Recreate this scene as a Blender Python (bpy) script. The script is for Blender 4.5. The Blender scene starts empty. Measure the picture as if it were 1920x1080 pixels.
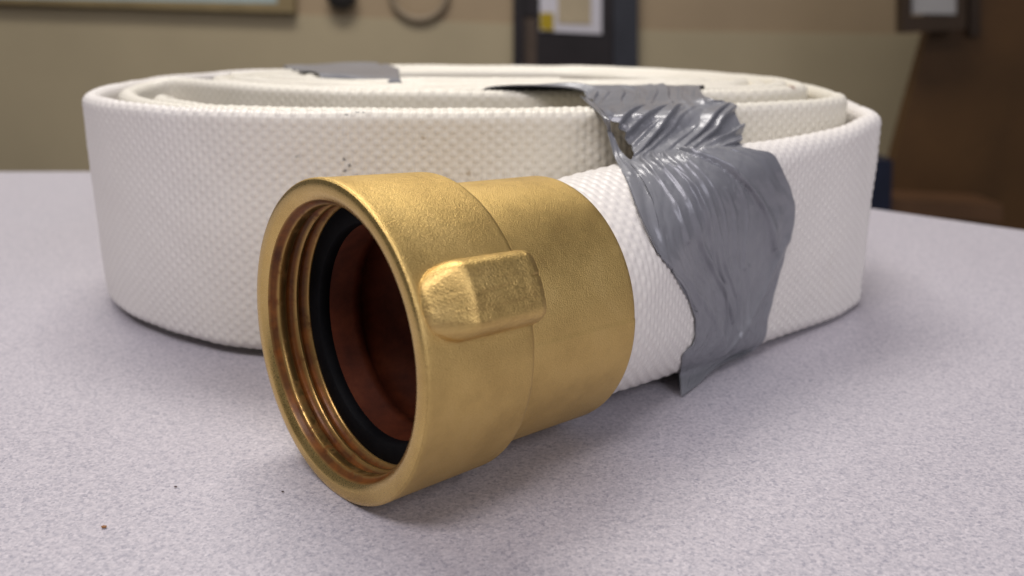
import bpy, bmesh, math
import numpy as np
from mathutils import Vector, Matrix

S = bpy.context.scene
COL = S.collection
R = math.radians
MM = 0.001

# ------------------------------------------------------------------ camera
PITCH = R(17.0)
CAM_H = 91.07
cd = bpy.data.cameras.new('camera')
cam = bpy.data.objects.new('camera', cd)
COL.objects.link(cam)
cam.location = (0, 0, CAM_H * MM)
cam.rotation_euler = (math.pi / 2 - PITCH, 0, 0)
cd.sensor_width = 36
cd.lens = 1700 / 1920 * 36
cd.clip_start = 0.005
cd.clip_end = 50
cd.dof.use_dof = True
cd.dof.focus_distance = 0.180
cd.dof.aperture_fstop = 16.0
S.camera = cam

# ------------------------------------------------------------------ world and lamps (indoor: no sky, no sun)
W = bpy.data.worlds.new('World')
S.world = W
W.use_nodes = True
wb = W.node_tree.nodes['Background']
wb.inputs[0].default_value = (0.88, 0.86, 0.885, 1)
wb.inputs[1].default_value = 0.135


def area(name, loc, target, sx, sy, power, col):
    d = bpy.data.lights.new(name, 'AREA')
    d.shape = 'RECTANGLE'
    d.size, d.size_y = sx, sy
    d.energy = power
    d.color = col
    o = bpy.data.objects.new(name, d)
    COL.objects.link(o)
    o.location = loc
    o.rotation_euler = (Vector(target) - Vector(loc)).to_track_quat('-Z', 'Y').to_euler()
    return o


# two ceiling fluorescents (one above and behind the roll, one above and behind the camera) and a bright window side
area('ceiling_lamp', (-0.35, 1.2, 1.85), (-0.35, 1.2, 0), 1.2, 0.6, 36, (1.0, 0.95, 0.88))
area('ceiling_lamp', (-0.5, -0.7, 1.85), (-0.5, -0.7, 0), 1.2, 0.6, 24, (1.0, 0.945, 0.985))
area('window_light', (1.25, -1.15, 1.15), (0, 0.25, 0.0), 1.2, 1.1, 13, (0.93, 0.91, 1.0))

S.view_settings.view_transform = 'Standard'
S.view_settings.look = 'None'
S.view_settings.exposure = 0.0
S.view_settings.gamma = 1.0
S.render.engine = 'CYCLES'


# ------------------------------------------------------------------ helpers
def mesh_obj(name, verts, faces, mat=None, parent=None, smooth=True, uv=None):
    me = bpy.data.meshes.new(name)
    V = np.asarray(verts, dtype=np.float32)
    if isinstance(faces, np.ndarray):
        n, k = faces.shape
        me.vertices.add(len(V))
        me.vertices.foreach_set('co', V.ravel())
        me.loops.add(n * k)
        me.loops.foreach_set('vertex_index', faces.astype(np.int32).ravel())
        me.polygons.add(n)
        me.polygons.foreach_set('loop_start', np.arange(0, n * k, k, dtype=np.int32))
        me.polygons.foreach_set('loop_total', np.full(n, k, dtype=np.int32))
        if uv is not None:
            l = me.uv_layers.new(name='UVMap')
            l.data.foreach_set('uv', np.asarray(uv, np.float32)[faces.ravel()].ravel())
        me.update(calc_edges=True)
        me.validate()
    else:
        me.from_pydata(V.tolist(), [], faces)
    if smooth:
        me.polygons.foreach_set('use_smooth', np.ones(len(me.polygons), dtype=bool))
    if mat:
        me.materials.append(mat)
    o = bpy.data.objects.new(name, me)
    COL.objects.link(o)
    if parent:
        o.parent = parent
    return o


def grid_faces(nu, nv, close_v=False, close_u=False):
    iu = np.arange(nu if close_u else nu - 1)
    iv = np.arange(nv if close_v else nv - 1)
    a, b = np.meshgrid(iu, iv, indexing='ij')
    a, b = a.ravel(), b.ravel()
    a2, b2 = (a + 1) % nu, (b + 1) % nv
    return np.stack([a * nv + b, a2 * nv + b, a2 * nv + b2, a * nv + b2], 1)


def thing(name, label, cat, loc=(0, 0, 0)):
    o = bpy.data.objects.new(name, None)
    COL.objects.link(o)
    o.location = loc
    o['label'] = label
    o['category'] = cat
    return o


def tag(o, label, cat, group=None):
    o['label'] = label
    o['category'] = cat
    if group:
        o['group'] = group
    return o


def box(name, lo, hi, mat, parent=None, bevel=0.0):
    bm = bmesh.new()
    bmesh.ops.create_cube(bm, size=1)
    for v in bm.verts:
        for k in range(3):
            v.co[k] = (lo[k] + hi[k]) / 2 + v.co[k] * (hi[k] - lo[k])
    if bevel:
        bmesh.ops.bevel(bm, geom=bm.edges[:], offset=bevel, segments=2, affect='EDGES')
    me = bpy.data.meshes.new(name)
    bm.to_mesh(me)
    bm.free()
    if mat:
        me.materials.append(mat)
    o = bpy.data.objects.new(name, me)
    COL.objects.link(o)
    if parent:
        o.parent = parent
    return o


def catmull(P, n=40):
    """dense centripetal Catmull-Rom through the rows of P (any number of columns; the first two set the spacing)"""
    P = np.asarray(P, float)
    Q = np.vstack([2 * P[0] - P[1], P, 2 * P[-1] - P[-2]])
    out = []
    for i in range(1, len(Q) - 2):
        p0, p1, p2, p3 = Q[i - 1], Q[i], Q[i + 1], Q[i + 2]
        d = lambda a, b: max(np.linalg.norm((b - a)[:3]) ** 0.5, 1e-6)
        t0 = 0
        t1 = d(p0, p1)
        t2 = t1 + d(p1, p2)
        t3 = t2 + d(p2, p3)
        t = np.linspace(t1, t2, n, endpoint=False)[:, None]
        A1 = (t1 - t) / (t1 - t0) * p0 + (t - t0) / (t1 - t0) * p1
        A2 = (t2 - t) / (t2 - t1) * p1 + (t - t1) / (t2 - t1) * p2
        A3 = (t3 - t) / (t3 - t2) * p2 + (t - t2) / (t3 - t2) * p3
        B1 = (t2 - t) / (t2 - t0) * A1 + (t - t0) / (t2 - t0) * A2
        B2 = (t3 - t) / (t3 - t1) * A2 + (t - t1) / (t3 - t1) * A3
        out.append((t2 - t) / (t2 - t1) * B1 + (t - t1) / (t2 - t1) * B2)
    out.append(Q[-2][None])
    return np.vstack(out)


def hash2(i, j):
    x = np.sin(i * 127.1 + j * 311.7) * 43758.5453
    return x - np.floor(x)


def vnoise(x, y):
    i, j = np.floor(x), np.floor(y)
    p, q = x - i, y - j
    p, q = p * p * (3 - 2 * p), q * q * (3 - 2 * q)
    return ((hash2(i, j) * (1 - p) + hash2(i + 1, j) * p) * (1 - q) + (hash2(i, j + 1) * (1 - p) + hash2(i + 1, j + 1) * p) * q) * 2 - 1


# ------------------------------------------------------------------ materials
class NT:
    def __init__(self, name):
        self.m = bpy.data.materials.new(name)
        self.m.use_nodes = True
        self.t = self.m.node_tree
        self.b = self.t.nodes['Principled BSDF']
        self.tc = self.t.nodes.new('ShaderNodeTexCoord')

    def n(self, kind, **kw):
        x = self.t.nodes.new('ShaderNode' + kind)
        for k, v in kw.items():
            setattr(x, k, v)
        return x

    def l(self, a, b):
        self.t.links.new(a, b)

    def noise(self, scale, detail=4, rough=0.55, vec=None, dist=0.0):
        x = self.n('TexNoise')
        x.inputs['Scale'].default_value = scale
        x.inputs['Detail'].default_value = detail
        x.inputs['Roughness'].default_value = rough
        x.inputs['Distortion'].default_value = dist
        self.l(vec or self.tc.outputs['Object'], x.inputs['Vector'])
        return x.outputs['Fac']

    def ramp(self, fac, stops, interp='LINEAR'):
        x = self.n('ValToRGB')
        x.color_ramp.interpolation = interp
        e = x.color_ramp.elements
        while len(e) < len(stops):
            e.new(0.5)
        for k, (p, c) in zip(e, stops):
            k.position = p
            k.color = (*c, 1) if len(c) == 3 else c
        self.l(fac, x.inputs[0])
        return x.outputs[0]

    def mix(self, fac, a, b, mode='MIX'):
        x = self.n('Mix', data_type='RGBA', blend_type=mode)
        for v, s in ((fac, x.inputs[0]), (a, x.inputs[6]), (b, x.inputs[7])):
            if hasattr(v, 'links'):
                self.l(v, s)
            elif isinstance(v, (int, float)):
                s.default_value = v
            else:
                s.default_value = (*v, 1)
        return x.outputs[2]

    def bump(self, h, strength, dist, prev=None):
        x = self.n('Bump')
        x.inputs['Strength'].default_value = strength
        x.inputs['Distance'].default_value = dist
        self.l(h, x.inputs['Height'])
        if prev:
            self.l(prev, x.inputs['Normal'])
        self.l(x.outputs[0], self.b.inputs['Normal'])
        return x.outputs[0]

    def set(self, **kw):
        for k, v in kw.items():
            k = k.replace('_', ' ')
            s = self.b.inputs[k]
            if hasattr(v, 'links'):
                self.l(v, s)
            elif isinstance(v, (tuple, list)):
                s.default_value = (*v, 1)
            else:
                s.default_value = v
        return self.m


def plain(name, col, rough=0.6, var=0.12, scale=30, metallic=0.0, spec=0.4):
    t = NT(name)
    c = t.ramp(t.noise(scale), [(0.3, tuple(v * (1 - var) for v in col)), (0.7, tuple(min(1, v * (1 + var)) for v in col))])
    return t.set(Base_Color=c, Roughness=rough, Metallic=metallic, Specular_IOR_Level=spec)


# speckled laminate: pale lavender ground with fine blue-grey and white grains
t = NT('speckled_laminate')
def grains(scale, seed):
    v = t.n('TexVoronoi')
    v.inputs['Scale'].default_value = scale
    mp = t.n('Mapping')
    mp.inputs['Location'].default_value = (seed, seed * 2.3, 0)
    t.l(t.tc.outputs['Object'], mp.inputs['Vector'])
    t.l(mp.outputs[0], v.inputs['Vector'])
    sp = t.n('SeparateColor')
    t.l(v.outputs['Color'], sp.inputs[0])
    return sp.outputs[0]


g1, g2 = grains(1700, 0.1), grains(2900, 0.7)
g0 = t.noise(900, 4, 0.7)
g3 = t.noise(14, 3, 0.5)
c = t.ramp(g1, [(0.0, (0.13, 0.14, 0.20)), (0.18, (0.33, 0.325, 0.375)), (0.45, (0.50, 0.475, 0.51)), (0.80, (0.60, 0.565, 0.60)), (1.0, (0.74, 0.70, 0.73))])
c2 = t.ramp(g2, [(0.0, (0.20, 0.20, 0.26)), (0.35, (0.48, 0.46, 0.50)), (1.0, (0.66, 0.62, 0.65))])
c3 = t.ramp(g0, [(0.40, (0.36, 0.36, 0.41)), (0.60, (0.62, 0.58, 0.61))])
c = t.mix(0.45, c, c2)
c = t.mix(0.30, c, c3)
c = t.mix(0.10, c, (0.46, 0.43, 0.47))
c = t.mix(0.08, c, (0.30, 0.27, 0.31))
c = t.mix(t.ramp(g3, [(0.35, (0, 0, 0)), (0.75, (0.10, 0.10, 0.10))]), c, (0.42, 0.37, 0.40))
M_TABLE = t.set(Base_Color=c, Roughness=0.42, Specular_IOR_Level=0.35)
t.bump(g1, 0.10, 0.0002)

M_BAND = plain('dark_edge_band', (0.07, 0.05, 0.045), 0.5)

TINT0, TINT1 = 0.655, 0.72      # metres along the hose
# hose fabric: cream-white woven polyester; the weave itself is in the mesh, this adds fibre, grime and a painted cast of the light
t = NT('white_woven_jacket')
u = t.tc.outputs['UV']
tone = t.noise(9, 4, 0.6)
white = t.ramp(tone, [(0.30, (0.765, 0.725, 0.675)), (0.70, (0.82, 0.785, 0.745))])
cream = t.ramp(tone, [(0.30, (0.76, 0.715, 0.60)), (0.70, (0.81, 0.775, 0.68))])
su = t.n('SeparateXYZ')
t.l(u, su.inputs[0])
light_tint = t.ramp(su.outputs[0], [(TINT0, (0, 0, 0)), (TINT1, (1, 1, 1))])     # white-to-cream shift of the light, painted along the hose
c = t.mix(light_tint, white, cream)
grime = t.noise(60, 5, 0.7)
c = t.mix(t.ramp(grime, [(0.62, (0, 0, 0)), (0.80, (0.16, 0.16, 0.16))]), c, (0.50, 0.42, 0.28))
# ink and dirt marks: (arc length, height round the section) in metres
INK_MASKS = []
def spot(t, u, cx, cy, rx, ry, soft=0.5):
    mp = t.n('Mapping')
    rx, ry = rx * 0.75, ry * 0.8
    mp.inputs['Location'].default_value = (-cx / rx, -cy / ry, 0)
    mp.inputs['Scale'].default_value = (1 / rx, 1 / ry, 0)
    t.l(u, mp.inputs['Vector'])
    nz = t.n('TexNoise')
    nz.inputs['Scale'].default_value = 900
    nz.inputs['Detail'].default_value = 3
    t.l(u, nz.inputs['Vector'])
    ad = t.n('VectorMath', operation='MULTIPLY_ADD')
    t.l(nz.outputs['Color'], ad.inputs[0])
    ad.inputs[1].default_value = (1.6, 1.6, 0)
    sb = t.n('VectorMath', operation='SUBTRACT')
    t.l(mp.outputs[0], sb.inputs[0])
    sb.inputs[1].default_value = (0.8, 0.8, 0)
    t.l(sb.outputs[0], ad.inputs[2])
    ln = t.n('VectorMath', operation='LENGTH')
    t.l(ad.outputs[0], ln.inputs[0])
    return t.ramp(ln.outputs['Value'], [(soft * 0.6, (0.8, 0.8, 0.8)), (1.0, (0, 0, 0))])
HOSE_NT = (t, u)
HOSE_COL = c

# cast brass: grainy, rough
def brass(name, rough, bump, grain=2600, streaks=False):
    t = NT(name)
    a = t.noise(grain, 2, 0.6)
    b = t.noise(70, 5, 0.65)
    c = t.ramp(b, [(0.30, (0.545, 0.372, 0.135)), (0.52, (0.655, 0.460, 0.172)), (0.75, (0.70, 0.505, 0.205))])
    d = t.noise(420, 4, 0.7)
    c = t.mix(t.ramp(d, [(0.66, (0, 0, 0)), (0.80, (0.30, 0.30, 0.30))]), c, (0.27, 0.17, 0.075))
    r = t.ramp(b, [(0.3, (rough - .05,) * 3), (0.7, (rough + .07,) * 3)])
    sp = t.ramp(t.noise(grain * 1.1, 1, 0.5), [(0.36, (0.60,) * 3), (0.62, (0.40,) * 3), (0.72, (0.18,) * 3)])
    r = t.mix(0.5, r, sp)
    if streaks:     # worn lengthwise scratches and brown tarnish on the lug
        mp = t.n('Mapping')
        mp.inputs['Scale'].default_value = (1.6, 13, 1)
        t.l(t.tc.outputs['UV'], mp.inputs['Vector'])
        q = t.noise(2.0, 5, 0.7, mp.outputs[0])
        c = t.mix(t.ramp(q, [(0.50, (0, 0, 0)), (0.60, (0.22, 0.22, 0.22)), (0.68, (0.05, 0.05, 0.05)), (0.74, (0.30, 0.30, 0.30))]), c, (0.30, 0.165, 0.065))
    t.set(Base_Color=c, Metallic=1.0, Roughness=r)
    n1 = t.bump(a, bump, 0.00022)
    t.bump(t.noise(500, 3, 0.6), bump * 0.35, 0.0003, n1)
    return t.m


M_CAST = brass('sand_cast_brass', 0.42, 0.60, 3900)
M_LUG = brass('worn_cast_brass', 0.40, 0.50, 2600, True)
M_TURNED = brass('machined_brass', 0.12, 0.05)

# machined bore: rust-brown water stain, and dark groove reflections painted in by depth
t = NT('stained_shaded_brass_bore')
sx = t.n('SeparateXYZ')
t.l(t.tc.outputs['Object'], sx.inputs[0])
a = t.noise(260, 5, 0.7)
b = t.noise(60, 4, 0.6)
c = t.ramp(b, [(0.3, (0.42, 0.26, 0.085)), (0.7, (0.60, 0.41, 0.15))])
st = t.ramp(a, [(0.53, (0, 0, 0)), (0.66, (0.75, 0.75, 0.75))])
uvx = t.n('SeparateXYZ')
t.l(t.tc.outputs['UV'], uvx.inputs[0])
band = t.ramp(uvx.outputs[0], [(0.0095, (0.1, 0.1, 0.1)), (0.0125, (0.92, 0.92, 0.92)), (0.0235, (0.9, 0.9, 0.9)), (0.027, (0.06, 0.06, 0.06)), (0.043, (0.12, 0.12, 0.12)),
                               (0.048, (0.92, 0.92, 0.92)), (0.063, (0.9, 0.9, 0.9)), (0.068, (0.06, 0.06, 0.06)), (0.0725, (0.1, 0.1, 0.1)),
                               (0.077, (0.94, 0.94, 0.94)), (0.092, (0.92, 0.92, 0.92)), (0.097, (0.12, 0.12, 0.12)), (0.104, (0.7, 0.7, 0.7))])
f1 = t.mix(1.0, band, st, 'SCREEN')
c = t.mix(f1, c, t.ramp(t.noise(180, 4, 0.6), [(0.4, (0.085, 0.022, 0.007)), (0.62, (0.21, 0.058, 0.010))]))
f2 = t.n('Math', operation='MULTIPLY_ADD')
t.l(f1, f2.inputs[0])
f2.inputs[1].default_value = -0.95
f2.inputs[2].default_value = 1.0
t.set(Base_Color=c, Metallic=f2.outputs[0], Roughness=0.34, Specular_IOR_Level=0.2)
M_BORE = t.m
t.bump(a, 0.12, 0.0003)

t = NT('black_rubber')
M_RUBBER = t.set(Base_Color=t.ramp(t.noise(200), [(0.4, (0.003, 0.003, 0.004)), (0.7, (0.006, 0.006, 0.007))]), Roughness=0.7, Specular_IOR_Level=0.12)
t = NT('red_brown_liner')
c = t.ramp(t.noise(120, 5, 0.65), [(0.32, (0.045, 0.009, 0.003)), (0.55, (0.085, 0.018, 0.006)), (0.75, (0.12, 0.030, 0.010))])
M_LINER = t.set(Base_Color=c, Roughness=0.7, Specular_IOR_Level=0.15)
t.bump(t.noise(300, 3), 0.2, 0.0004)

# duct tape: silver-grey plastic film with faint cloth scrim
t = NT('silver_duct_tape')
a = t.noise(55, 4, 0.6)
c = t.ramp(a, [(0.3, (0.215, 0.219, 0.242)), (0.7, (0.270, 0.274, 0.296))])
M_TAPE = t.set(Base_Color=c, Roughness=0.33, Metallic=0.18, Specular_IOR_Level=0.5)
n1 = t.bump(t.noise(700, 3, 0.6), 0.15, 0.0003)
t.bump(t.noise(160, 3, 0.6), 0.25, 0.0008, n1)

# ------------------------------------------------------------------ table
tb = thing('table', 'speckled lavender grey laminate table top with a clipped corner under the hose roll', 'table')
EDGE = [(-1.10, 0.518), (-0.2475, 0.534), (-0.06, 0.537), (0.02, 0.536), (0.058, 0.524), (0.086, 0.504),
        (0.1765, 0.4255), (0.2220, 0.3830), (0.90, -0.25), (0.90, -0.45), (-1.10, -0.45)]
EDGE = EDGE[::-1]  # counter-clockwise is not required: both faces are built
n = len(EDGE)
bm = bmesh.new()
top = [bm.verts.new((x, y, 0)) for x, y in EDGE]
bot = [bm.verts.new((x, y, -0.028)) for x, y in EDGE]
f = bm.faces.new(top)
bm.faces.new(bot[::-1])
for i in range(n):
    bm.faces.new((top[i], bot[i], bot[(i + 1) % n], top[(i + 1) % n]))
bmesh.ops.recalc_face_normals(bm, faces=bm.faces[:])
me = bpy.data.meshes.new('tabletop')
bm.to_mesh(me)
bm.free()
me.materials.append(M_TABLE)
o = bpy.data.objects.new('tabletop', me)
COL.objects.link(o)
o.parent = tb

# ------------------------------------------------------------------ fire hose: frame of the coupling
C0 = np.array([-34.38, 160.16, 30.98])
AX = np.array([0.75828, 0.65074, -0.03938])
E1 = np.array([0.6512, -0.7589, 0.0])            # level, towards the viewer's side
E2 = np.cross(AX, E1)
if E2[2] < 0:
    E2 = -E2
hose = thing('fire_hose', 'rolled white woven fire hose with a brass female coupling on its outer end', 'fire hose')

# centre line of the flat hose standing on its edge: x, y, top z, bottom z, half thickness (mm)
def off(tt, d):
    p = C0 + AX * (54.9 + tt) + E1 * d
    return p[0], p[1]


PATH = []
for tt, d, zt, zb, b in ((-14, 0, 54.4, 4.4, 25.0), (-4, 0, 54.2, 4.0, 25.0), (6, 0.2, 54.6, 3.5, 24.0), (20, 0.6, 56.0, 2.4, 20.0), (40, 2.0, 57.4, 1.2, 13.0),
                         (62, 3.6, 57.8, 0.8, 8.2), (88, 5.6, 58.0, 0.6, 5.0), (112, 6.6, 59.2, 0.5, 3.4)):
    x, y = off(tt, d)
    PATH.append((x, y, zt, zb, b))
T0 = [(104.5, 272.5, 60.6, .8, 2.9), (108.6, 277.5, 61.2, .9, 2.8), (110.2, 284, 61.5, 1, 2.8), (111, 300, 62.2, 1, 2.8), (110.5, 328, 63.5, 1, 2.7), (99, 372, 65, 1, 2.7),
      (72, 408, 66, 1, 2.6), (35, 424, 66.5, 1, 2.6), (0, 428.5, 66.7, 1, 2.6), (-45, 426.5, 66.8, 1, 2.6), (-87, 411, 67.0, 1.2, 2.6),
      (-118, 381, 67.3, 1.6, 2.6), (-133.5, 345, 67.2, 1.6, 2.6), (-135.5, 310, 67, 2.2, 2.7), (-129.5, 284, 67, 2.4, 2.7), (-117, 264.5, 67, 2.4, 2.8),
      (-99.5, 249, 67, 2.4, 2.8), (-82, 238.6, 67, 2.4, 2.8), (-67, 233.4, 67, 2.4, 2.8), (-40, 231.8, 67, 2.4, 2.8), (0, 232.0, 67, 1.8, 2.8)]
T1 = [(15, 233.2), (30, 238), (50, 249.0), (72, 261.0), (91, 272), (100.5, 284), (103, 302), (102, 328), (92.5, 364), (67, 399), (33, 417.5), (0, 422), (-45, 420), (-85, 404.5), (-108, 384), (-114, 376)]
PATH += T0 + [(x, y, 67.0 if i < 2 or i > 7 else 66.5, 1.5, 2.7) for i, (x, y) in enumerate(T1)]
# second length: behind the front wall, round a loose loop at the left, then the tight inner turns
FRONT = [(58, 259), (45, 251), (30, 244.3), (15, 239.5), (0, 238), (-40, 237.6), (-65, 239.0), (-86, 245.5), (-100, 258.0), (-112, 274), (-121, 291), (-127, 310), (-128.5, 328), (-124, 335.5), (-116, 333),
         (-101, 321), (-83, 306), (-56, 292), (-30, 285.5), (17, 283)]
def turn(k):
    """one inner turn: right side, back, left end, front; shrinks by a hose thickness each time"""
    d = 5.7 * k
    return [(42, (281.5 if k == 0 else 287) + d), (62, (283 if k == 0 else 288) + d), (80 - 0.5 * d, (289 if k == 0 else 291) + d), (93 - d, 301 + 0.8 * d), (96.5 - d, 322), (88 - 0.9 * d, 358 - 0.5 * d), (64 - 0.7 * d, 393 - d), (32 - 0.3 * d, 411 - d), (0, 416 - d), (-44 + .2 * d, 414 - d),
            (-81 + .5 * d, 399 - 0.9 * d), (-103 + d, 374 - 0.5 * d), (-110 + 1.2 * d, 352 - 0.2 * d), (-106 + 1.2 * d, 338 + 0.2 * d), (-95 + d, 325 + 0.6 * d), (-78 + .6 * d, 310 + d), (-54 + .3 * d, 298.5 + d), (-29, 295 + d), (17, 294 + d)]
PATH_B = [(x, y, 66.9 if i < 13 else 67.8, 1.8, 2.7) for i, (x, y) in enumerate(FRONT)]
for k in range(7):
    PATH_B += [(x, y, 68.0 + (0, .5, -.2, .6, .1, .7, .3)[k] - (0.3 if 5 <= i <= 12 else 0), 1.5, 2.65) for i, (x, y) in enumerate(turn(k))]
# a short tail that curls inside the loop
PATH_C = [(x, y, z, 1.8, 2.5) for x, y, z in ((-20, 243.4, 66.6), (-45, 243.3, 66.6), (-66, 244.6, 66.6), (-82, 250.5, 66.6), (-95, 262, 66.7), (-103, 271.5, 66.8), (-105.5, 279, 66.6), (-104, 284, 65), (-101, 285.5, 61))]



def resample(D, step_fn):
    """walk the dense curve with a step that depends on where we are"""
    seg = np.linalg.norm(np.diff(D[:, :2], axis=0), axis=1)
    L = np.r_[0, np.cumsum(seg)]
    s, out = 0.0, []
    while s < L[-1]:
        out.append(s)
        p = [np.interp(s, L, D[:, 0]), np.interp(s, L, D[:, 1])]
        s += step_fn(p, s)
    out.append(L[-1])
    out = np.array(out)
    return out, np.stack([np.interp(out, L, D[:, k]) for k in range(D.shape[1])], 1)


WA, WB = 1.9, 1.52      # weave cell along and across the hose (mm)


def weave(u, v):
    i, j = np.floor(u / WA), np.floor(v / WB)
    p, q = u / WA - i - 0.5, v / WB - j - 0.5
    k = (hash2(i, j) - 0.5) * 0.22
    sgn = np.where(np.mod(i + j, 2) == 0, 1.0, -1.0)
    cyl = lambda x: np.sqrt(np.clip(1 - (2.0 * x * 0.97) ** 2, 0, 1))
    # a plain weave: round threads that dive under each other at every crossing
    warp = cyl(q) * (0.5 + 0.5 * sgn * np.cos(np.pi * p)) ** 0.8 * 0.52
    weft = cyl(np.clip(p * 1.22, -0.51, 0.51)) * (0.5 - 0.5 * sgn * np.cos(np.pi * q)) ** 0.55
    return np.maximum(warp, weft) * (1 + k)


def build_hose(rows, step_fn, amp, fr):
    """sweep a stadium section (flat hose) or circle (at the coupling) along the path; fr: perimeter fractions, 0 = middle of the outer face, rising"""
    D = catmull(rows, 60)
    u, X = resample(D, step_fn)
    n, m = len(u), len(fr)
    x, y, zt, zb, b = X.T
    tx, ty = np.gradient(x), np.gradient(y)
    l = np.hypot(tx, ty)
    nx, ny = ty / l, -tx / l        # outer side: right hand of the travel direction
    a = (zt - zb) / 2
    zc = ((zt + zb) / 2)[:, None]
    b = b[:, None]
    hl = np.maximum(a[:, None] - b, 0.02)
    per = 4 * hl + 2 * np.pi * b
    s = np.mod(fr, 1.0)[None, :] * per     # arc length from the middle of the outer face
    ox = np.zeros((n, m)); oz = np.zeros((n, m)); th = np.zeros((n, m))
    k1, k2, k3, k4 = hl, hl + np.pi * b, 3 * hl + np.pi * b, 3 * hl + 2 * np.pi * b
    c1 = np.clip((s - k1) / b, 0, np.pi)
    c2 = np.clip((s - k3) / b, 0, np.pi)
    th = c1 + c2
    up = np.clip(s, None, k1) - np.clip(s - k2, 0, 2 * hl) + np.clip(s - k4, 0, None)
    ox = b * np.cos(th)
    oz = up + b * np.sin(th)
    nn, nz = np.cos(th), np.sin(th)
    U = np.broadcast_to(u[:, None], (n, m))
    V = np.broadcast_to(fr[None, :] * 138.0, (n, m))
    low = 0.45 * vnoise(U / 23.0, V / 17.0) + 0.2 * vnoise(U / 9.0, V / 8.0)
    d = (weave(U + 0.35 * vnoise(U / 14.0, V / 9.0), V + 0.3 * vnoise(U / 11.0 + 40, V / 12.0)) - 0.35) * amp + low * np.minimum(1, b / 2.6) * 0.6
    P = np.empty((n, m, 3))
    P[..., 0] = x[:, None] + nx[:, None] * (ox + nn * d)
    P[..., 1] = y[:, None] + ny[:, None] * (ox + nn * d)
    P[..., 2] = np.maximum(zc + oz + nz * d, 0.15)
    return P, np.stack([U * MM, V * MM], -1), u


FR = np.r_[np.arange(-0.265, 0.295, 0.33 / 138), np.linspace(0.295, 0.735, 16)[:-1]]
FRB = np.r_[np.linspace(-0.265, -0.03, 14)[:-1], np.arange(-0.03, 0.53, 0.42 / 138), np.linspace(0.53, 0.735, 8)[:-1]]
near = lambda p: p[1] < 292 or (p[1] < 322 and p[0] < -70)
sweeps = [build_hose(PATH, lambda p, s: 0.33 if near(p) and s < 1400 else 2.0, 0.37, FR),
          build_hose(PATH_B, lambda p, s: 0.42 if s < 640 else 2.0, 0.34, FRB),
          build_hose(PATH_C, lambda p, s: 0.6, 0.35, FRB)]
VP, VF, VU, base = [], [], [], 0
for i, (P, UV, U) in enumerate(sweeps):
    nu, nm = P.shape[:2]
    uvs = UV.reshape(-1, 2) + np.array([2.0 * i, 0])        # each length has its own stretch of the map
    VP.append(P.reshape(-1, 3)); VU.append(uvs)
    VF.append(grid_faces(nu, nm, close_v=True) + base)
    base += nu * nm
    print('hose', nu, nm, U[-1])
HV, faces, HUV = np.vstack(VP), np.vstack(VF), np.vstack(VU)
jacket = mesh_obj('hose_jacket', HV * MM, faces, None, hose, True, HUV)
print('hose verts', len(HV))

t, u = HOSE_NT
for cx, cy, rx, ry, col in ((.7049, .0208, .0010, .0007, (.07, .07, .075)), (.7062, .0192, .0009, .0009, (.07, .07, .075)), (.7049, .0179, .0011, .0008, (.07, .07, .075)),
                            (.7059, .0321, .0009, .0006, (.07, .07, .075)), (.7086, .0329, .0013, .0006, (.07, .07, .075)), (.7102, .0328, .0009, .0006, (.07, .07, .075)),
                            (.7363, .0172, .0014, .0012, (.42, .34, .22)), (.7250, .0262, .0012, .0009, (.5, .42, .3)), (.6930, .0215, .0010, .0008, (.42, .40, .36)), (2.4855, .0341, .0026, .0030, (.22, .09, .06))):
    HOSE_COL = t.mix(spot(t, u, cx, cy, rx, ry), HOSE_COL, col)
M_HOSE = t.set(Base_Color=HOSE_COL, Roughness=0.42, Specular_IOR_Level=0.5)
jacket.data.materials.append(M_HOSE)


# ------------------------------------------------------------------ brass coupling
def lathe(name, prof, mat, parent, seg=220, closed=False):
    """prof: list of (s along the axis, radius) in mm"""
    prof = np.asarray(prof, float)
    th = np.linspace(0, 2 * np.pi, seg + 1)
    V = C0 + prof[:, 0][:, None, None] * AX + prof[:, 1][:, None, None] * (np.cos(th)[None, :, None] * E1 + np.sin(th)[None, :, None] * E2)
    uv = np.stack(np.broadcast_arrays(prof[:, 0][:, None] * 10 * MM, th[None, :] / (2 * np.pi)), -1)
    o = mesh_obj(name, V.reshape(-1, 3) * MM, grid_faces(len(prof), seg + 1), mat, parent, True, uv.reshape(-1, 2))
    return o


def arc(cx, cy, r, a0, a1, n=8):
    return [(cx + r * math.cos(R(a)), cy + r * math.sin(R(a))) for a in np.linspace(a0, a1, n)]


# swivel: outside skin from the lip to the rounded rear shoulder
outer = [(0.35, 31.0)] + arc(0.9, 30.65, 0.65, 150, 90, 5) + [(1.6, 31.3), (2.2, 31.22), (8, 31.05), (16, 30.85), (23.2, 30.65)] + arc(23.7, 29.2, 1.42, 90, 0, 9) + [(25.12, 27.7)]
swivel = lathe('swivel', outer, M_CAST, hose)
face = [(0.35, 31.0), (0.12, 30.65), (0.0, 30.2), (0.0, 28.9), (0.10, 28.5), (0.55, 27.7), (0.95, 27.25)]
lathe('swivel_rim', face, M_TURNED, swivel)
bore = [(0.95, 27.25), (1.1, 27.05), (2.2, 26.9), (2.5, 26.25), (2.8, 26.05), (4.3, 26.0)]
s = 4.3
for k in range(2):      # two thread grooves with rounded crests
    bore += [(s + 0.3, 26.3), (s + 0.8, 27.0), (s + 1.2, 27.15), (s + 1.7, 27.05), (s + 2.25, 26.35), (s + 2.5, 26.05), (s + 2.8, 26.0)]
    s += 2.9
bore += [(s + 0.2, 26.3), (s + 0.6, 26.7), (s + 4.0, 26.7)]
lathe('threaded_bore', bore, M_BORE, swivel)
gs = s - 0.1
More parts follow.
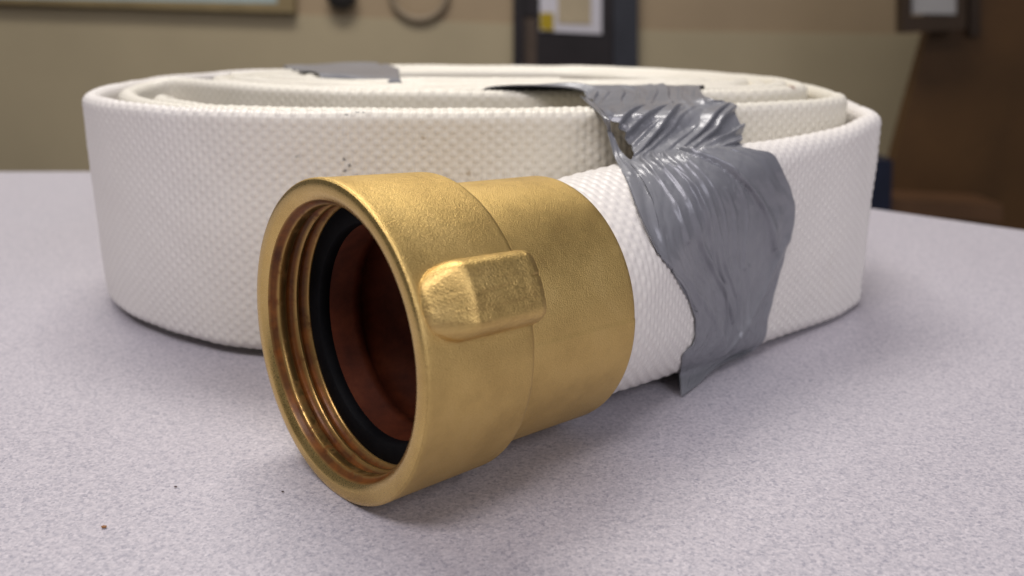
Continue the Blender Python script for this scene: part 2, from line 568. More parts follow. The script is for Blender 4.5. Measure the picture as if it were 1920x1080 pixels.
gasket = [(gs + 2.5, 27.0), (gs + 0.05, 26.9), (gs, 26.6), (gs - 0.05, 24.6), (gs, 22.2), (gs + 0.2, 21.9), (gs + 2.6, 21.8), (gs + 3.2, 22.5)]
lathe('gasket', gasket, M_RUBBER, swivel)
liner = [(gs + 2.4, 22.6), (gs + 2.5, 21.6), (gs + 7, 21.3), (gs + 7.2, 20.9), (gs + 9.5, 20.8), (gs + 9.7, 21.2), (gs + 13, 21.0), (gs + 16, 19.5), (gs + 18.5, 16), (gs + 20, 10), (gs + 20.6, 0.3)]
lathe('inner_liner', liner, M_LINER, hose, 120)
# shank (the smooth bowl behind the swivel), with a faint raised parting line
prof = [(20, 27.6), (24.0, 27.75), (26, 27.78), (34, 27.75), (44, 27.65), (53.2, 27.6)] + arc(54.2, 26.5, 1.1, 90, 0, 6) + [(55.3, 25.9), (54.8, 25.4), (50, 25.4)]
shank = lathe('coupling_shank', prof, M_CAST, hose, 360)
co = np.empty(len(shank.data.vertices) * 3, np.float32)
shank.data.vertices.foreach_get('co', co)
co = co.reshape(-1, 3)
rel = co / MM - C0
ph = np.degrees(np.arctan2(rel @ E2, rel @ E1))
sa = rel @ AX
rad = rel - sa[:, None] * AX
rl = np.linalg.norm(rad, axis=1)
step = np.clip((4.9 - ph) / 0.8, 0, 1) * np.clip((ph + 170) / 5, 0, 1) * 0.16
co = (C0 + sa[:, None] * AX + rad * ((rl + step) / rl)[:, None]) * MM
shank.data.vertices.foreach_set('co', co.astype(np.float32).ravel())
shank.data.update()


# spanner lug: a rounded block with a sloping nose, blended into the swivel
def smooth(a, b, x):
    t = np.clip((x - a) / (b - a), 0, 1)
    return t * t * (3 - 2 * t)


def lug(phi0):
    ns, nc = 130, 90
    s = np.linspace(0.9, 27.2, ns)
    c = np.linspace(-10.5, 10.5, nc)
    Sg, Cg = np.meshgrid(s, c, indexing='ij')
    # distance inside a rounded rectangle / pointed nose outline
    W = 6.9
    hw = W * np.sqrt(1 - (1 - np.clip((Sg - 0.9) / 7.5, 0, 1)) ** 2) + 0.02
    side = hw - np.abs(Cg + 0.4)
    rear = 26.0 - Sg
    rr = 3.0
    dx = np.clip(rr - rear, 0, None); dy = np.clip(rr - (W - np.abs(Cg + 0.4)), 0, None)
    corner = rr - np.hypot(dx, dy)
    inside = np.where(Sg > 18, np.minimum(np.minimum(side, rear), corner), side)
    dome = np.sqrt(np.clip(1 - (1 - np.clip((inside + 0.3) / 3.2, 0, 1)) ** 2, 0, 1))
    h = 5.0 * dome * (0.12 + 0.88 * smooth(0.3, 9.2, Sg))
    h = h + 0.30 * np.exp(-((Cg) / 4.0) ** 2) * smooth(6, 9, Sg) * smooth(0, 2, inside)
    h += 0.05 * vnoise(Sg * 0.5, Cg * 0.6) * smooth(0, 1.5, inside) + 0.015 * vnoise(Sg * 0.7, Cg * 5.0)
    # casting flaws: a crack at the rear and a shallow scratch
    h -= 0.35 * np.exp(-((Cg - 0.9 - 0.05 * (Sg - 24)) / 0.16) ** 2) * smooth(21.6, 23.0, Sg)
    h -= 0.14 * np.exp(-((Cg + 0.2 - 0.09 * (Sg - 14)) / 0.2) ** 2) * smooth(9, 11, Sg) * (1 - smooth(17, 19, Sg))
    sk = np.interp(Sg, [0, 2, 8, 16, 23.2, 24.1, 24.7, 25.1, 27.5], [30.8, 31.2, 31.05, 30.85, 30.62, 30.4, 29.9, 28.8, 27.7])
    base = sk - 0.12 - 0.5 * smooth(0.75, 1.0, np.abs(Cg) / 10.5)
    rad = np.where(inside > -1.0, np.maximum(base, 30.4 * smooth(-1, .2, inside)), base) + h
    rad = rad - 0.5 * (1 - smooth(0.9, 2.4, Sg))
    ang = phi0 + Cg / 33.0
    V = C0 + Sg[..., None] * AX + rad[..., None] * (np.cos(ang)[..., None] * E1 + np.sin(ang)[..., None] * E2)
    return mesh_obj('lug', V.reshape(-1, 3) * MM, grid_faces(ns, nc), M_LUG, swivel, True, np.stack([Sg / 26, Cg / 26], -1).reshape(-1, 2))


lug(R(27.0))

# ------------------------------------------------------------------ tape
from mathutils.bvhtree import BVHTree


def hose_tree(lo, hi):
    ok = np.all((HV > lo) & (HV < hi), axis=1)
    ff = faces[np.all(ok[faces], axis=1)]
    ids = np.unique(ff)
    remap = np.zeros(len(HV), np.int64)
    remap[ids] = np.arange(len(ids))
    return BVHTree.FromPolygons(HV[ids].tolist(), remap[ff].tolist())


def push_out(G, tree, gap):
    """keep a sheet from sinking into the hose"""
    F = G.reshape(-1, 3)
    for k in range(len(F)):
        loc, nrm, _, dist = tree.find_nearest(Vector(F[k]), 6.0)
        if loc is None:
            continue
        d = (Vector(F[k]) - loc).dot(nrm)
        if d < gap:
            F[k] += np.array(nrm) * (gap - d)
    return F.reshape(G.shape)


def sheet_grid(rows, per_row, ncol):
    A = np.array(rows, float)
    cols = [catmull(A[:, k], per_row) for k in range(A.shape[1])]
    A = np.stack(cols, 1)
    out = []
    t0 = np.linspace(0, 1, A.shape[1])
    for r in A:
        d = catmull(r, 24)
        out.append(np.stack([np.interp(np.linspace(0, 1, ncol), np.linspace(0, 1, len(d)), d[:, k]) for k in range(3)], 1))
    return np.array(out)


def normals(G):
    a = np.gradient(G, axis=0)
    b = np.gradient(G, axis=1)
    n = np.cross(b, a)
    return n / np.maximum(np.linalg.norm(n, axis=2, keepdims=True), 1e-9)


def smooth_grid(G, it):
    for _ in range(it):
        H = G.copy()
        H[1:-1] = 0.5 * G[1:-1] + 0.25 * (G[:-2] + G[2:])
        G = H.copy()
        G[:, 1:-1] = 0.5 * H[:, 1:-1] + 0.25 * (H[:, :-2] + H[:, 2:])
    return G


def sheet_object(name, G, thick, mat, parent=None):
    """closed thin sheet of real thickness"""
    n, m = G.shape[:2]
    N = normals(G)
    V = np.vstack([(G + N * thick / 2).reshape(-1, 3), (G - N * thick / 2).reshape(-1, 3)])
    f = grid_faces(n, m)
    f2 = f[:, ::-1] + n * m
    rim = np.r_[np.arange(m), (np.arange(1, n) * m + m - 1), (n - 1) * m + np.arange(m - 2, -1, -1), np.arange(n - 2, 0, -1) * m]
    r2 = np.roll(rim, -1)
    f3 = np.stack([rim, rim + n * m, r2 + n * m, r2], 1)
    return mesh_obj(name, V * MM, np.vstack([f, f2, f3]), mat, parent)


def gauss_line(rr, uu, pts, w):
    """ridge along a polyline given as (row, u)"""
    d = np.full(rr.shape, 9e9)
    for (r0, u0), (r1, u1) in zip(pts[:-1], pts[1:]):
        ax, ay = (r1 - r0) * 6, (u1 - u0) * 45
        px, py = (rr - r0) * 6, (uu - u0) * 45
        t = np.clip((px * ax + py * ay) / (ax * ax + ay * ay), 0, 1)
        d = np.minimum(d, np.hypot(px - t * ax, py - t * ay))
    return np.exp(-(d / w) ** 2)


TAPE = [
   [(-8.0, 289.5, 50.0), (0.5, 289.8, 50.0), (9.0, 290.0, 50.0), (17.5, 290.2, 50.0), (26.0, 290.5, 50.0), (34.5, 290.8, 50.0), (43.0, 291.0, 50.0), (51.5, 291.2, 50.0), (60.0, 291.5, 50.0)],
   [(-9.0, 289.5, 64.0), (-0.4, 289.8, 64.0), (8.2, 290.0, 64.0), (16.9, 290.2, 64.0), (25.5, 290.5, 64.0), (34.1, 290.8, 64.0), (42.8, 291.0, 64.0), (51.4, 291.2, 64.0), (60.0, 291.5, 64.0)],
   [(-9.0, 287.0, 68.2), (-0.4, 287.1, 68.3), (8.2, 287.2, 68.3), (16.9, 287.4, 68.4), (25.5, 287.5, 68.5), (34.1, 287.6, 68.5), (42.8, 287.8, 68.6), (51.4, 287.9, 68.6), (60.0, 288.0, 68.7)],
   [(19.7, 269.0, 68.7), (24.1, 270.2, 68.7), (28.6, 271.3, 68.7), (33.1, 272.5, 68.7), (37.6, 273.7, 68.7), (42.2, 274.9, 68.7), (46.8, 276.1, 68.7), (51.5, 277.3, 68.7), (56.2, 278.5, 68.7)],
   [(21.4, 260.4, 67.2), (25.6, 259.3, 67.2), (29.8, 258.3, 67.2), (34.0, 257.2, 67.3), (38.2, 256.1, 67.3), (42.3, 255.1, 67.3), (46.3, 254.1, 67.4), (50.4, 253.0, 67.4), (54.4, 252.0, 67.4)],
   [(21.4, 233.5, 67.8), (26.0, 236.0, 67.6), (30.6, 238.4, 67.5), (35.4, 240.9, 67.3), (40.2, 243.4, 67.1), (45.1, 245.8, 66.9), (50.1, 248.4, 66.8), (55.3, 250.9, 66.6), (60.5, 253.4, 66.4)],
   [(22.9, 224.9, 66.6), (27.2, 227.7, 66.3), (31.7, 230.6, 65.9), (36.2, 233.4, 65.6), (40.9, 236.2, 65.3), (45.6, 239.0, 65.0), (50.4, 241.9, 64.7), (55.4, 244.7, 64.3), (60.4, 247.5, 64.0)],
   [(26.4, 225.7, 63.0), (30.5, 228.0, 62.7), (34.7, 230.4, 62.4), (39.0, 232.7, 62.0), (43.4, 235.0, 61.7), (47.8, 237.4, 61.4), (52.4, 239.7, 61.0), (57.0, 242.0, 60.7), (61.6, 244.3, 60.4)],
   [(28.6, 223.6, 60.0), (32.2, 224.9, 59.9), (35.8, 226.3, 59.7), (39.5, 227.6, 59.5), (43.2, 228.9, 59.4), (47.0, 230.2, 59.2), (50.8, 231.6, 59.1), (54.6, 232.9, 58.9), (58.5, 234.2, 58.8)],
   [(29.1, 216.5, 58.2), (32.6, 218.2, 58.1), (36.2, 219.9, 57.9), (39.9, 221.7, 57.8), (43.6, 223.5, 57.6), (47.3, 225.2, 57.5), (51.2, 227.0, 57.3), (55.0, 228.8, 57.1), (59.0, 230.6, 57.0)],
   [(27.6, 212.5, 56.8), (31.7, 212.6, 57.0), (35.9, 213.4, 57.2), (40.4, 215.5, 57.1), (45.1, 218.1, 56.9), (50.2, 222.1, 56.6), (55.3, 225.4, 56.3), (60.6, 229.1, 56.0), (66.2, 233.3, 55.6)],
   [(28.2, 207.3, 56.2), (32.5, 208.1, 56.0), (37.0, 209.7, 55.6), (41.7, 212.1, 55.2), (46.7, 215.2, 54.6), (51.9, 218.9, 53.9), (57.5, 223.5, 53.0), (63.4, 228.5, 52.1), (69.7, 234.3, 51.1)],
   [(30.0, 200.4, 53.2), (34.4, 202.6, 52.7), (39.0, 205.5, 52.1), (43.8, 209.0, 51.3), (49.1, 213.7, 50.3), (54.8, 219.2, 49.2), (60.7, 225.1, 48.0), (67.1, 231.6, 46.6), (73.7, 238.0, 45.3)],
   [(31.3, 194.5, 48.7), (35.6, 197.7, 48.0), (40.3, 201.7, 47.1), (45.4, 207.4, 45.8), (51.2, 214.8, 44.1), (57.2, 221.9, 42.6), (63.1, 227.6, 41.3), (69.5, 234.0, 39.8), (75.8, 239.7, 38.5)],
   [(32.1, 190.9, 43.6), (36.3, 195.1, 42.5), (41.1, 201.4, 40.9), (46.4, 208.8, 39.0), (51.7, 215.0, 37.5), (57.3, 221.8, 35.7), (62.9, 227.6, 34.2), (68.6, 232.8, 32.9), (74.5, 238.5, 31.4)],
   [(34.4, 190.9, 37.6), (38.8, 197.6, 35.7), (43.4, 204.4, 33.7), (48.2, 211.2, 31.7), (52.8, 216.5, 30.2), (57.8, 222.4, 28.5), (62.8, 227.6, 27.0), (67.9, 232.4, 25.6), (73.1, 237.3, 24.1)],
   [(39.6, 198.9, 29.6), (43.3, 204.6, 27.8), (47.2, 210.1, 26.0), (51.1, 214.8, 24.4), (55.0, 219.5, 22.9), (59.0, 224.0, 21.4), (63.1, 228.1, 20.0), (67.2, 232.0, 18.7), (71.3, 235.7, 17.5)],
   [(43.9, 205.7, 19.6), (47.1, 210.2, 18.2), (50.2, 214.1, 16.9), (53.5, 218.2, 15.7), (56.6, 221.5, 14.6), (59.9, 225.2, 13.5), (63.0, 227.9, 12.7), (66.5, 231.4, 11.6), (69.8, 234.4, 10.7)],
   [(43.9, 206.0, 14.6), (46.7, 209.3, 13.4), (49.9, 213.9, 11.9), (53.0, 217.6, 10.6), (56.1, 221.2, 9.3), (59.1, 224.0, 8.4), (62.4, 227.7, 7.1), (65.6, 230.9, 6.0), (69.0, 234.7, 4.7)],
   [(40.8, 203.2, 12.2), (43.7, 207.0, 10.9), (46.8, 211.3, 9.3), (50.0, 215.6, 7.8), (53.1, 219.5, 6.4), (56.5, 223.8, 4.9), (60.0, 228.3, 3.3), (63.7, 233.3, 1.5), (66.2, 233.7, 1.5)],
   [(41.7, 209.8, 5.0), (43.4, 211.6, 4.5), (45.0, 213.5, 4.0), (46.8, 215.4, 3.6), (48.5, 217.3, 3.1), (50.2, 219.2, 2.6), (52.0, 221.1, 2.2), (53.8, 223.0, 1.7), (55.7, 225.0, 1.2)],
   [(41.7, 205.2, 0.4), (42.2, 206.0, 0.4), (42.8, 206.8, 0.4), (43.4, 207.6, 0.4), (44.0, 208.4, 0.4), (44.6, 209.3, 0.4), (45.1, 210.1, 0.4), (45.7, 210.9, 0.4), (46.3, 211.8, 0.4)],
]
FLAP = [
   [(19.8, 268.2, 67.4), (20.6, 263.7, 67.4), (21.4, 259.3, 67.4), (22.1, 255.1, 67.4)],
   [(21.8, 221.6, 66.2), (22.2, 220.1, 66.2), (22.6, 218.6, 66.2), (23.0, 217.1, 66.2)],
   [(23.4, 221.0, 63.2), (23.7, 221.2, 63.0), (23.9, 221.4, 62.8), (24.2, 221.7, 62.6)],
   [(24.4, 216.2, 58.5), (25.1, 217.3, 58.3), (25.7, 218.4, 58.2), (26.3, 219.5, 58.0)],
   [(25.2, 206.1, 56.1), (26.8, 206.4, 56.1), (28.3, 206.8, 56.0), (29.8, 206.5, 56.1)],
   [(25.7, 200.7, 54.5), (27.8, 201.1, 54.2), (29.9, 201.7, 53.8), (32.0, 202.3, 53.5)],
   [(26.5, 194.5, 51.4), (28.7, 195.1, 50.8), (31.0, 196.0, 50.1), (33.3, 197.2, 49.3)],
   [(27.6, 190.6, 48.1), (29.5, 191.1, 46.9), (31.5, 191.7, 45.7), (33.6, 192.8, 44.3)],
   [(29.4, 188.6, 44.4), (31.3, 189.3, 42.6), (33.3, 190.6, 40.5), (35.4, 192.4, 38.4)],
   [(31.4, 188.6, 41.2), (33.1, 189.6, 39.1), (35.2, 192.2, 36.6), (37.4, 195.5, 33.8)],
   [(35.7, 192.6, 35.6), (37.8, 196.1, 33.0), (39.8, 199.3, 30.3), (42.0, 202.6, 27.6)],
   [(42.1, 202.6, 25.3), (43.2, 204.3, 23.6), (44.3, 205.9, 21.9), (45.4, 207.8, 20.1)],
]

tree = hose_tree(np.array([-40, 180, -1.]), np.array([125, 312, 80.]))
PR = 22
G = sheet_grid(TAPE, PR, 260)
G = smooth_grid(G, 14)
G = push_out(G, tree, 0.45)
G = smooth_grid(G, 18)
rr, uu = np.meshgrid(np.arange(G.shape[0]) / PR, np.linspace(0, 1, G.shape[1]), indexing='ij')
win = lambda a, b, c, d: smooth(a, b, rr) * (1 - smooth(c, d, rr))
def saw(x):
    """sharp pleat profile"""
    t = x - np.floor(x)
    return np.where(t < 0.62, t / 0.62, (1 - t) / 0.38) ** 1.3
rng = np.random.default_rng(11)


def pleats(n, r_mid, tilt, amp, wid):
    """irregular drawn ridges: each has its own place, slant, height and a steep and a gentle flank"""
    out = np.zeros_like(uu)
    edges = np.cumsum(rng.uniform(0.55, 1.5, n))
    edges = edges / edges[-1] * 1.35 - 0.12
    for e in edges:
        k = tilt * rng.uniform(0.75, 1.3)
        x = uu - e + k * (rr - r_mid) + 0.012 * vnoise(rr * 1.2 + e * 30, uu * 0 + e * 9)
        a = amp * rng.uniform(0.45, 1.15)
        w1, w2 = wid * rng.uniform(0.5, 0.9), wid * rng.uniform(0.16, 0.34)
        if rng.random() < 0.3:
            w1, w2 = w2, w1
        tri = np.where(x < 0, 1 + x / w1, 1 - x / w2)
        fade = np.exp(-((rr - r_mid - rng.uniform(-0.7, 0.7)) / rng.uniform(1.5, 2.8)) ** 2)
        out = np.maximum(out, a * np.clip(tri, 0, 1) ** 1.15 * fade)
    return out


h = pleats(11, 7.0, 0.185, 2.3, 0.15) * win(4.7, 5.4, 8.4, 9.6)
h += pleats(12, 4.0, 0.10, 1.3, 0.12) * win(2.2, 2.9, 4.5, 5.2)
h += 0.35 * vnoise(uu * 11 + rr * 0.8, rr * 0.9 + 21) * win(2.2, 3, 8, 9.5)
# long drawn creases running down the front
for p, A, w in (([(9.0, .16), (11, .20), (14, .30), (17, .50)], 0.85, 0.8), ([(9.3, .27), (12, .33), (15.5, .46)], 0.8, 0.7), ([(9.6, .36), (13, .42), (16, .55)], 0.55, 0.6),
                ([(9.2, .08), (11.5, .11), (14, .20)], 0.8, 0.7), ([(8.8, .44), (9.6, .50), (10.6, .62), (12, .73), (13.4, .83), (14.2, .90)], 1.3, 0.8),
                ([(12, .55), (16, .62), (18.5, .66)], 0.4, 0.7), ([(14, .98), (16, .88), (18, .62), (19.2, .55)], 0.5, 1.1), ([(15, .70), (18, .75)], 0.4, 0.8), ([(16.2, .15), (19.2, .60)], 0.35, 1.3)):
    h += A * gauss_line(rr, uu, p, w)
# the overlapping end of the tape: a thin step right of the long diagonal edge
h += 0.5 * smooth(0, 0.025, uu - np.interp(rr, [8.8, 9.6, 10.6, 12, 13.4, 14.2], [.44, .50, .62, .73, .83, .90])) * win(8.7, 9.2, 13.8, 14.4)
h += 0.45 * gauss_line(rr, uu, [(9.2, .58), (11, .66), (15, .66)], 0.5) + 0.4 * gauss_line(rr, uu, [(9.4, .22), (13, .36), (18, .47)], 0.35) + 0.4 * gauss_line(rr, uu, [(9.5, .40), (12, .47), (17.5, .60)], 0.35)
h -= 0.8 * gauss_line(rr, uu, [(8.8, .42), (9.6, .475), (10.6, .595), (12, .70)], 0.7)
h += 0.22 * vnoise(uu * 16, rr * 1.1) * win(2, 3, 19, 20) + 0.12 * vnoise(uu * 34, rr * 2.3 + 7)
h += 0.5 * gauss_line(rr, uu, [(9.3, .2), (9.4, .8)], 1.2) * vnoise(uu * 13 + 31, rr * 1.5)
NG = normals(G) * np.sign(normals(G)[10 * PR, 130] @ np.array([0.6, -0.7, 0.3]))
mean_dir = np.array([0.25, -0.72, 0.65])
wgt = (win(2.6, 3.4, 8.6, 9.6))[..., None]
ND = NG * (1 - wgt) + mean_dir * wgt
ND /= np.linalg.norm(ND, axis=2, keepdims=True)
G = G + ND * h[..., None]
G = push_out(G, tree, 0.25)
tape = sheet_object('duct_tape', G, 0.28, M_TAPE)
tag(tape, 'wrinkled grey duct tape strapped over the hose roll beside the brass coupling', 'duct tape', 'duct tape strips on the hose roll')

F = sheet_grid(FLAP, 10, 26)
F = smooth_grid(F, 4)
F = push_out(F, tree, 0.2)
r2, u2 = np.meshgrid(np.arange(F.shape[0]) / 10, np.linspace(0, 1, F.shape[1]), indexing='ij')
F = F + normals(F) * (0.35 * np.sin(u2 * 9 + r2 * 0.6) * 0.8 + 0.2 * vnoise(u2 * 5, r2 * 1.5))[..., None]
sheet_object('folded_edge', F, 0.3, M_TAPE, tape)

# the strap on the far side lies flat on the back rims and drops into the middle of the roll
BACK = [[(-103, 415, 35), (-92, 422, 35), (-77, 430, 35), (-64, 436, 35)], [(-101, 412, 67.0), (-91, 418.5, 67.2), (-77, 427, 67.4), (-63, 433, 67.6)],
        [(-98, 403, 67.6), (-88, 411, 67.7), (-74, 419, 67.8), (-61, 427, 67.8)], [(-84, 366, 68.6), (-71, 369, 68.7), (-58, 372, 68.7), (-46, 375, 68.7)],
        [(-69, 334, 68.9), (-58, 326, 69.1), (-47, 317, 68.6), (-37, 308, 69.1)], [(-67, 331, 66.5), (-56, 323, 66.5), (-45, 314, 66.5), (-35, 305, 66.5)]]
G2 = sheet_grid(BACK, 12, 50)
G2 = smooth_grid(G2, 2)
tree2 = hose_tree(np.array([-125, 350, 20.]), np.array([0, 440, 80.]))
G2 = push_out(G2, tree2, 0.3)
r3, u3 = np.meshgrid(np.arange(G2.shape[0]), np.linspace(0, 1, G2.shape[1]), indexing='ij')
G2 = G2 + normals(G2) * (0.25 * vnoise(u3 * 6, r3 / 6.0))[..., None]
t2 = sheet_object('duct_tape', G2, 0.28, M_TAPE)
tag(t2, 'flat grey duct tape across the far rims at the back of the hose roll', 'duct tape', 'duct tape strips on the hose roll')

# ------------------------------------------------------------------ room behind (far out of focus)
def at(px, py, Y):
    """point of the vertical plane y = Y (m) seen at a pixel of the 1920 x 1080 photograph"""
    v = (py - 540) / 1700
    c, s = math.cos(PITCH), math.sin(PITCH)
    dn = (v * c + s) / (c - v * s)
    dep = Y * c + dn * Y * s
    return (px - 960) / 1700 * dep, CAM_H * MM - dn * Y


def slab(name, pts, Y, thick, mat, parent=None):
    """upright prism: outline given as pixels on the plane y = Y, extruded away from the viewer"""
    bm = bmesh.new()
    q = [at(x, y, Y) for x, y in pts]
    a = [bm.verts.new((x, Y, z)) for x, z in q]
    b = [bm.verts.new((x, Y + thick, z)) for x, z in q]
    bm.faces.new(a)
    bm.faces.new(b[::-1])
    n = len(q)
    for i in range(n):
        bm.faces.new((a[i], b[i], b[(i + 1) % n], a[(i + 1) % n]))
    bmesh.ops.recalc_face_normals(bm, faces=bm.faces[:])
    me = bpy.data.meshes.new(name)
    bm.to_mesh(me)
    bm.free()
    me.materials.append(mat)
    o = bpy.data.objects.new(name, me)
    COL.objects.link(o)
    if parent:
        o.parent = parent
    return o


YW = 2.6
FLOOR_Z = -0.75
wall = thing('back_wall', 'olive beige painted room wall with a browner upper band behind the table', 'wall', (0, 0, 0))
M_WALL = plain('olive_beige_paint', (0.43, 0.362, 0.24), 0.7, 0.06, 3)
M_WALL2 = plain('tan_brown_paint', (0.39, 0.295, 0.19), 0.7, 0.08, 3)
M_DARK = plain('black_door_paint', (0.018, 0.014, 0.016), 0.45, 0.2, 8)
M_DARKB = plain('blue_black_frame', (0.030, 0.032, 0.042), 0.45, 0.2, 8)
M_PAPER = plain('white_paper', (0.62, 0.60, 0.66), 0.8, 0.05, 12)
M_TANP = plain('tan_print', (0.46, 0.38, 0.26), 0.8, 0.08, 20)
M_YEL = plain('yellow_sticker_vinyl', (0.42, 0.30, 0.01), 0.5, 0.06, 20)
M_WOOD = plain('brown_varnished_wood', (0.088, 0.043, 0.014), 0.5, 0.22, 5)
M_WOOD2 = plain('reddish_wood_edge', (0.115, 0.058, 0.028), 0.5, 0.15, 9)
M_TRIM = plain('tan_wood_frame', (0.27, 0.205, 0.105), 0.5, 0.15, 9)
M_PALE = plain('pale_blue_board', (0.40, 0.50, 0.52), 0.5, 0.05, 6)
M_GREY = plain('grey_sheet', (0.38, 0.37, 0.37), 0.7, 0.06, 6)
M_BROWN = plain('dark_brown_frame', (0.045, 0.026, 0.014), 0.5, 0.2, 9)
M_NAVY = plain('navy_plastic', (0.010, 0.014, 0.034), 0.45, 0.2, 9)
M_FLOOR = plain('grey_vinyl_floor', (0.22, 0.20, 0.18), 0.5, 0.1, 4)
M_BLK = plain('black_plastic', (0.025, 0.022, 0.022), 0.4, 0.2, 9)
M_CABLE = plain('grey_cable_sheath', (0.31, 0.245, 0.17), 0.5, 0.1, 9)

lo = [(-900, 2400), (-900, 12), (300, 16), (1260, 58), (1700, 64), (3000, 75), (3000, 2400)]
slab('lower_panel', [(x, min(y, 700)) for x, y in lo], YW, 0.1, M_WALL, wall)
slab('upper_panel', [(-900, -900), (-900, 12), (300, 16), (1260, 58), (1700, 64), (3000, 75), (3000, -900)][::-1], YW + 0.003, 0.1, M_WALL2, wall)
fl = box('floor', (-4, -3, FLOOR_Z - 0.05), (4, YW, FLOOR_Z), M_FLOOR)
fl['kind'] = 'structure'

door = thing('door', 'black door with papers on its window in the wall behind the roll', 'door')
slab('door_leaf', [(1006, -600), (1006, 500), (1150, 500), (1150, -600)], YW - 0.02, 0.018, M_DARK, door)
slab('door_frame', [(1150, -600), (1150, 500), (1196, 500), (1196, -600)], YW - 0.035, 0.033, M_DARKB, door)
slab('door_frame', [(962, -600), (962, 500), (982, 500), (982, -600)], YW - 0.035, 0.033, M_DARK, door)
slab('door_jamb', [(982, -600), (982, 30), (1006, 30), (1006, -600)], YW - 0.018, 0.016, M_DARK, door)
slab('hinge_plate', [(982, 34), (982, 500), (1006, 500), (1006, 34)], YW - 0.018, 0.016, plain('dull_brown_metal', (0.085, 0.06, 0.045), 0.4, 0.1), door)
pp = slab('notice_paper', [(1012, -90), (1012, 58), (1128, 64), (1128, -90)], YW - 0.026, 0.004, M_PAPER)
tag(pp, 'white notice sheet with a tan middle taped to the black door', 'notice')
slab('printed_area', [(1046, -90), (1046, 44), (1108, 46), (1108, -90)], YW - 0.0285, 0.002, M_TANP, pp)
st = slab('sticker', [(1013, 24), (1013, 55), (1038, 57), (1038, 24)], YW - 0.030, 0.003, M_YEL)
tag(st, 'small yellow sticker on the lower left corner of the notice', 'sticker')

bd = thing('wall_board', 'pale blue board in a tan wood frame at upper left of wall', 'board')
slab('board_face', [(-400, -300), (-400, -8), (0, -4), (520, 6), (520, -300)], YW - 0.02, 0.018, M_PALE, bd)
slab('frame_rail', [(-400, -8), (-400, 2), (0, 6), (552, 24), (552, 8), (520, 6), (0, -4)], YW - 0.035, 0.033, M_TRIM, bd)
slab('frame_stile', [(520, -300), (520, 6), (552, 8), (552, -300)], YW - 0.034, 0.032, M_TRIM, bd)

# dark rounded thing and a hanging loop of cable on the wall
def ball(name, px, py, Y, rx, ry, mat):
    x, z = at(px, py, Y)
    bm = bmesh.new()
    bmesh.ops.create_uvsphere(bm, u_segments=28, v_segments=16, radius=1)
    for v in bm.verts:
        v.co = (x + v.co.x * rx, Y + v.co.y * rx * 0.6, z + v.co.z * ry * (1 if v.co.z > 0 else 0.8))
    me = bpy.data.meshes.new(name)
    bm.to_mesh(me)
    bm.free()
    me.materials.append(mat)
    me.polygons.foreach_set('use_smooth', [True] * len(me.polygons))
    o = bpy.data.objects.new(name, me)
    COL.objects.link(o)
    return o


bl = ball('wall_fitting', 640, -10, YW - 0.03, 0.042, 0.05, M_BLK)
tag(bl, 'small black rounded fitting on the wall left of the door', 'wall fitting')


def tube(name, pts, r, mat, closed=False, seg=10):
    D = np.array(pts, float)
    n = len(D)
    T = np.gradient(D, axis=0)
    T /= np.linalg.norm(T, axis=1, keepdims=True)
    up = np.array([0, 1.0, 0])
    A = np.cross(T, up)
    A /= np.linalg.norm(A, axis=1, keepdims=True)
    B = np.cross(T, A)
    th = np.linspace(0, 2 * np.pi, seg, endpoint=False)
    V = D[:, None] + r * (np.cos(th)[None, :, None] * A[:, None] + np.sin(th)[None, :, None] * B[:, None])
    return mesh_obj(name, V.reshape(-1, 3), grid_faces(n, seg, True), mat)


lp = []
for a in np.linspace(0, 2 * np.pi, 60):
    x, z = at(786 + 52 * math.cos(a), -16 + 52 * math.sin(a), YW - 0.012)
    lp.append((x, YW - 0.012, z))
cb = tube('cable_loop', lp, 0.009, M_CABLE)
tag(cb, 'grey loop of cable hanging on the wall beside the door', 'cable')

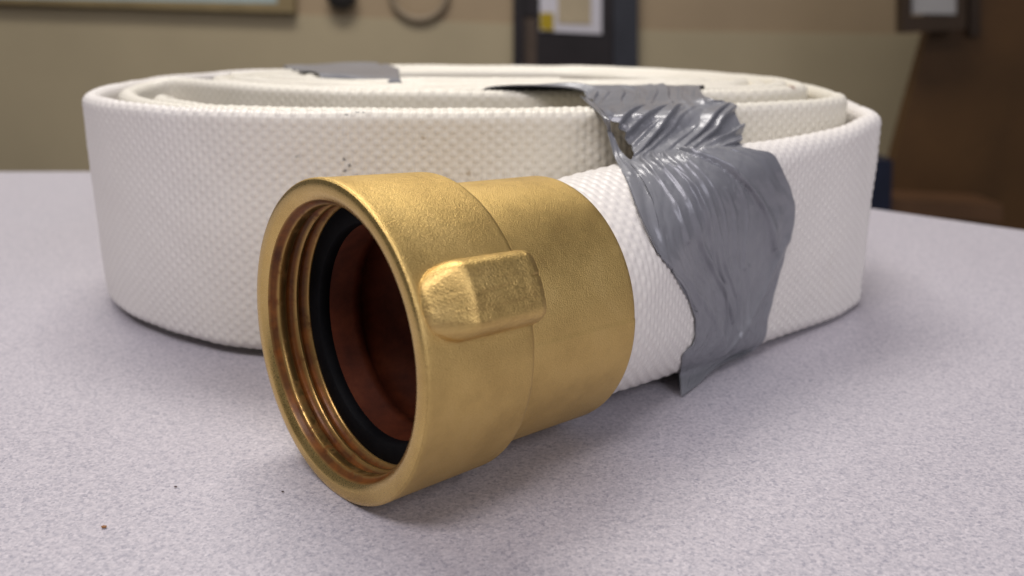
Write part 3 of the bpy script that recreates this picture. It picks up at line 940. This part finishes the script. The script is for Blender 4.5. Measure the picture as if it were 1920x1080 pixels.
fr = thing('framed_sheet', 'pale grey sheet in a dark brown frame on the wall at upper right', 'picture')
slab('sheet', [(1710, -200), (1710, 26), (1794, 27), (1794, -200)], YW - 0.56, 0.01, M_GREY, fr)
slab('frame_rail', [(1692, 30), (1692, 62), (1812, 54), (1812, 30)], YW - 0.57, 0.035, M_BROWN, fr)
slab('frame_stile', [(1692, -200), (1692, 30), (1708, 30), (1708, -200)], YW - 0.57, 0.035, M_BROWN, fr)
slab('frame_stile', [(1797, -200), (1797, 30), (1812, 30), (1812, -200)], YW - 0.57, 0.035, M_BROWN, fr)

cab = thing('wooden_cabinet', 'big brown wooden cabinet side leaning into view at the right', 'cabinet')
slab('side_panel', [(1742, 60), (1700, 210), (1668, 330), (1655, 520), (3200, 520), (3200, -600), (1742, -600)], YW - 0.5, 0.04, M_WOOD, cab)
slab('dark_upright', [(1818, -600), (1818, 66), (1838, 66), (1838, -600)], YW - 0.52, 0.019, M_BROWN, cab)
slab('base_ledge', [(1640, 372), (1640, 402), (1880, 418), (1880, 384)], YW - 0.62, 0.12, M_WOOD2, cab)
nv = slab('storage_bin', [(1560, 300), (1560, 500), (1668, 500), (1674, 300)], YW - 0.75, 0.2, M_NAVY)
tag(nv, 'dark navy blue bin in front of the brown cabinet behind the roll', 'bin')

# crumbs on the table
for k, (x, y, r, col, lab) in enumerate(((-75.1, 146.7, 0.36, (0.28, 0.13, 0.05), 'tiny tan crumb on the table left of the coupling'),
                                         (-67.1, 161.4, 0.22, (0.10, 0.07, 0.07), 'tiny dark elongated crumb on the table by the coupling'),
                                         (-45.3, 159.5, 0.20, (0.08, 0.06, 0.06), 'tiny black round speck on the table just below the coupling rim'))):
    bm = bmesh.new()
    bmesh.ops.create_icosphere(bm, subdivisions=2, radius=1)
    for v in bm.verts:
        j = 1 + 0.25 * math.sin(7 * v.co.x + 3 * k) * math.cos(5 * v.co.y)
        v.co = ((x + v.co.x * r * 1.5 * j) * MM, (y + v.co.y * r * j) * MM, (0.3 + v.co.z * r * 0.6) * MM)
    me = bpy.data.meshes.new('crumb')
    bm.to_mesh(me)
    bm.free()
    me.materials.append(plain('crumb_matter', col, 0.8))
    o = bpy.data.objects.new('crumb', me)
    COL.objects.link(o)
    tag(o, lab, 'crumb', 'crumbs on the table')
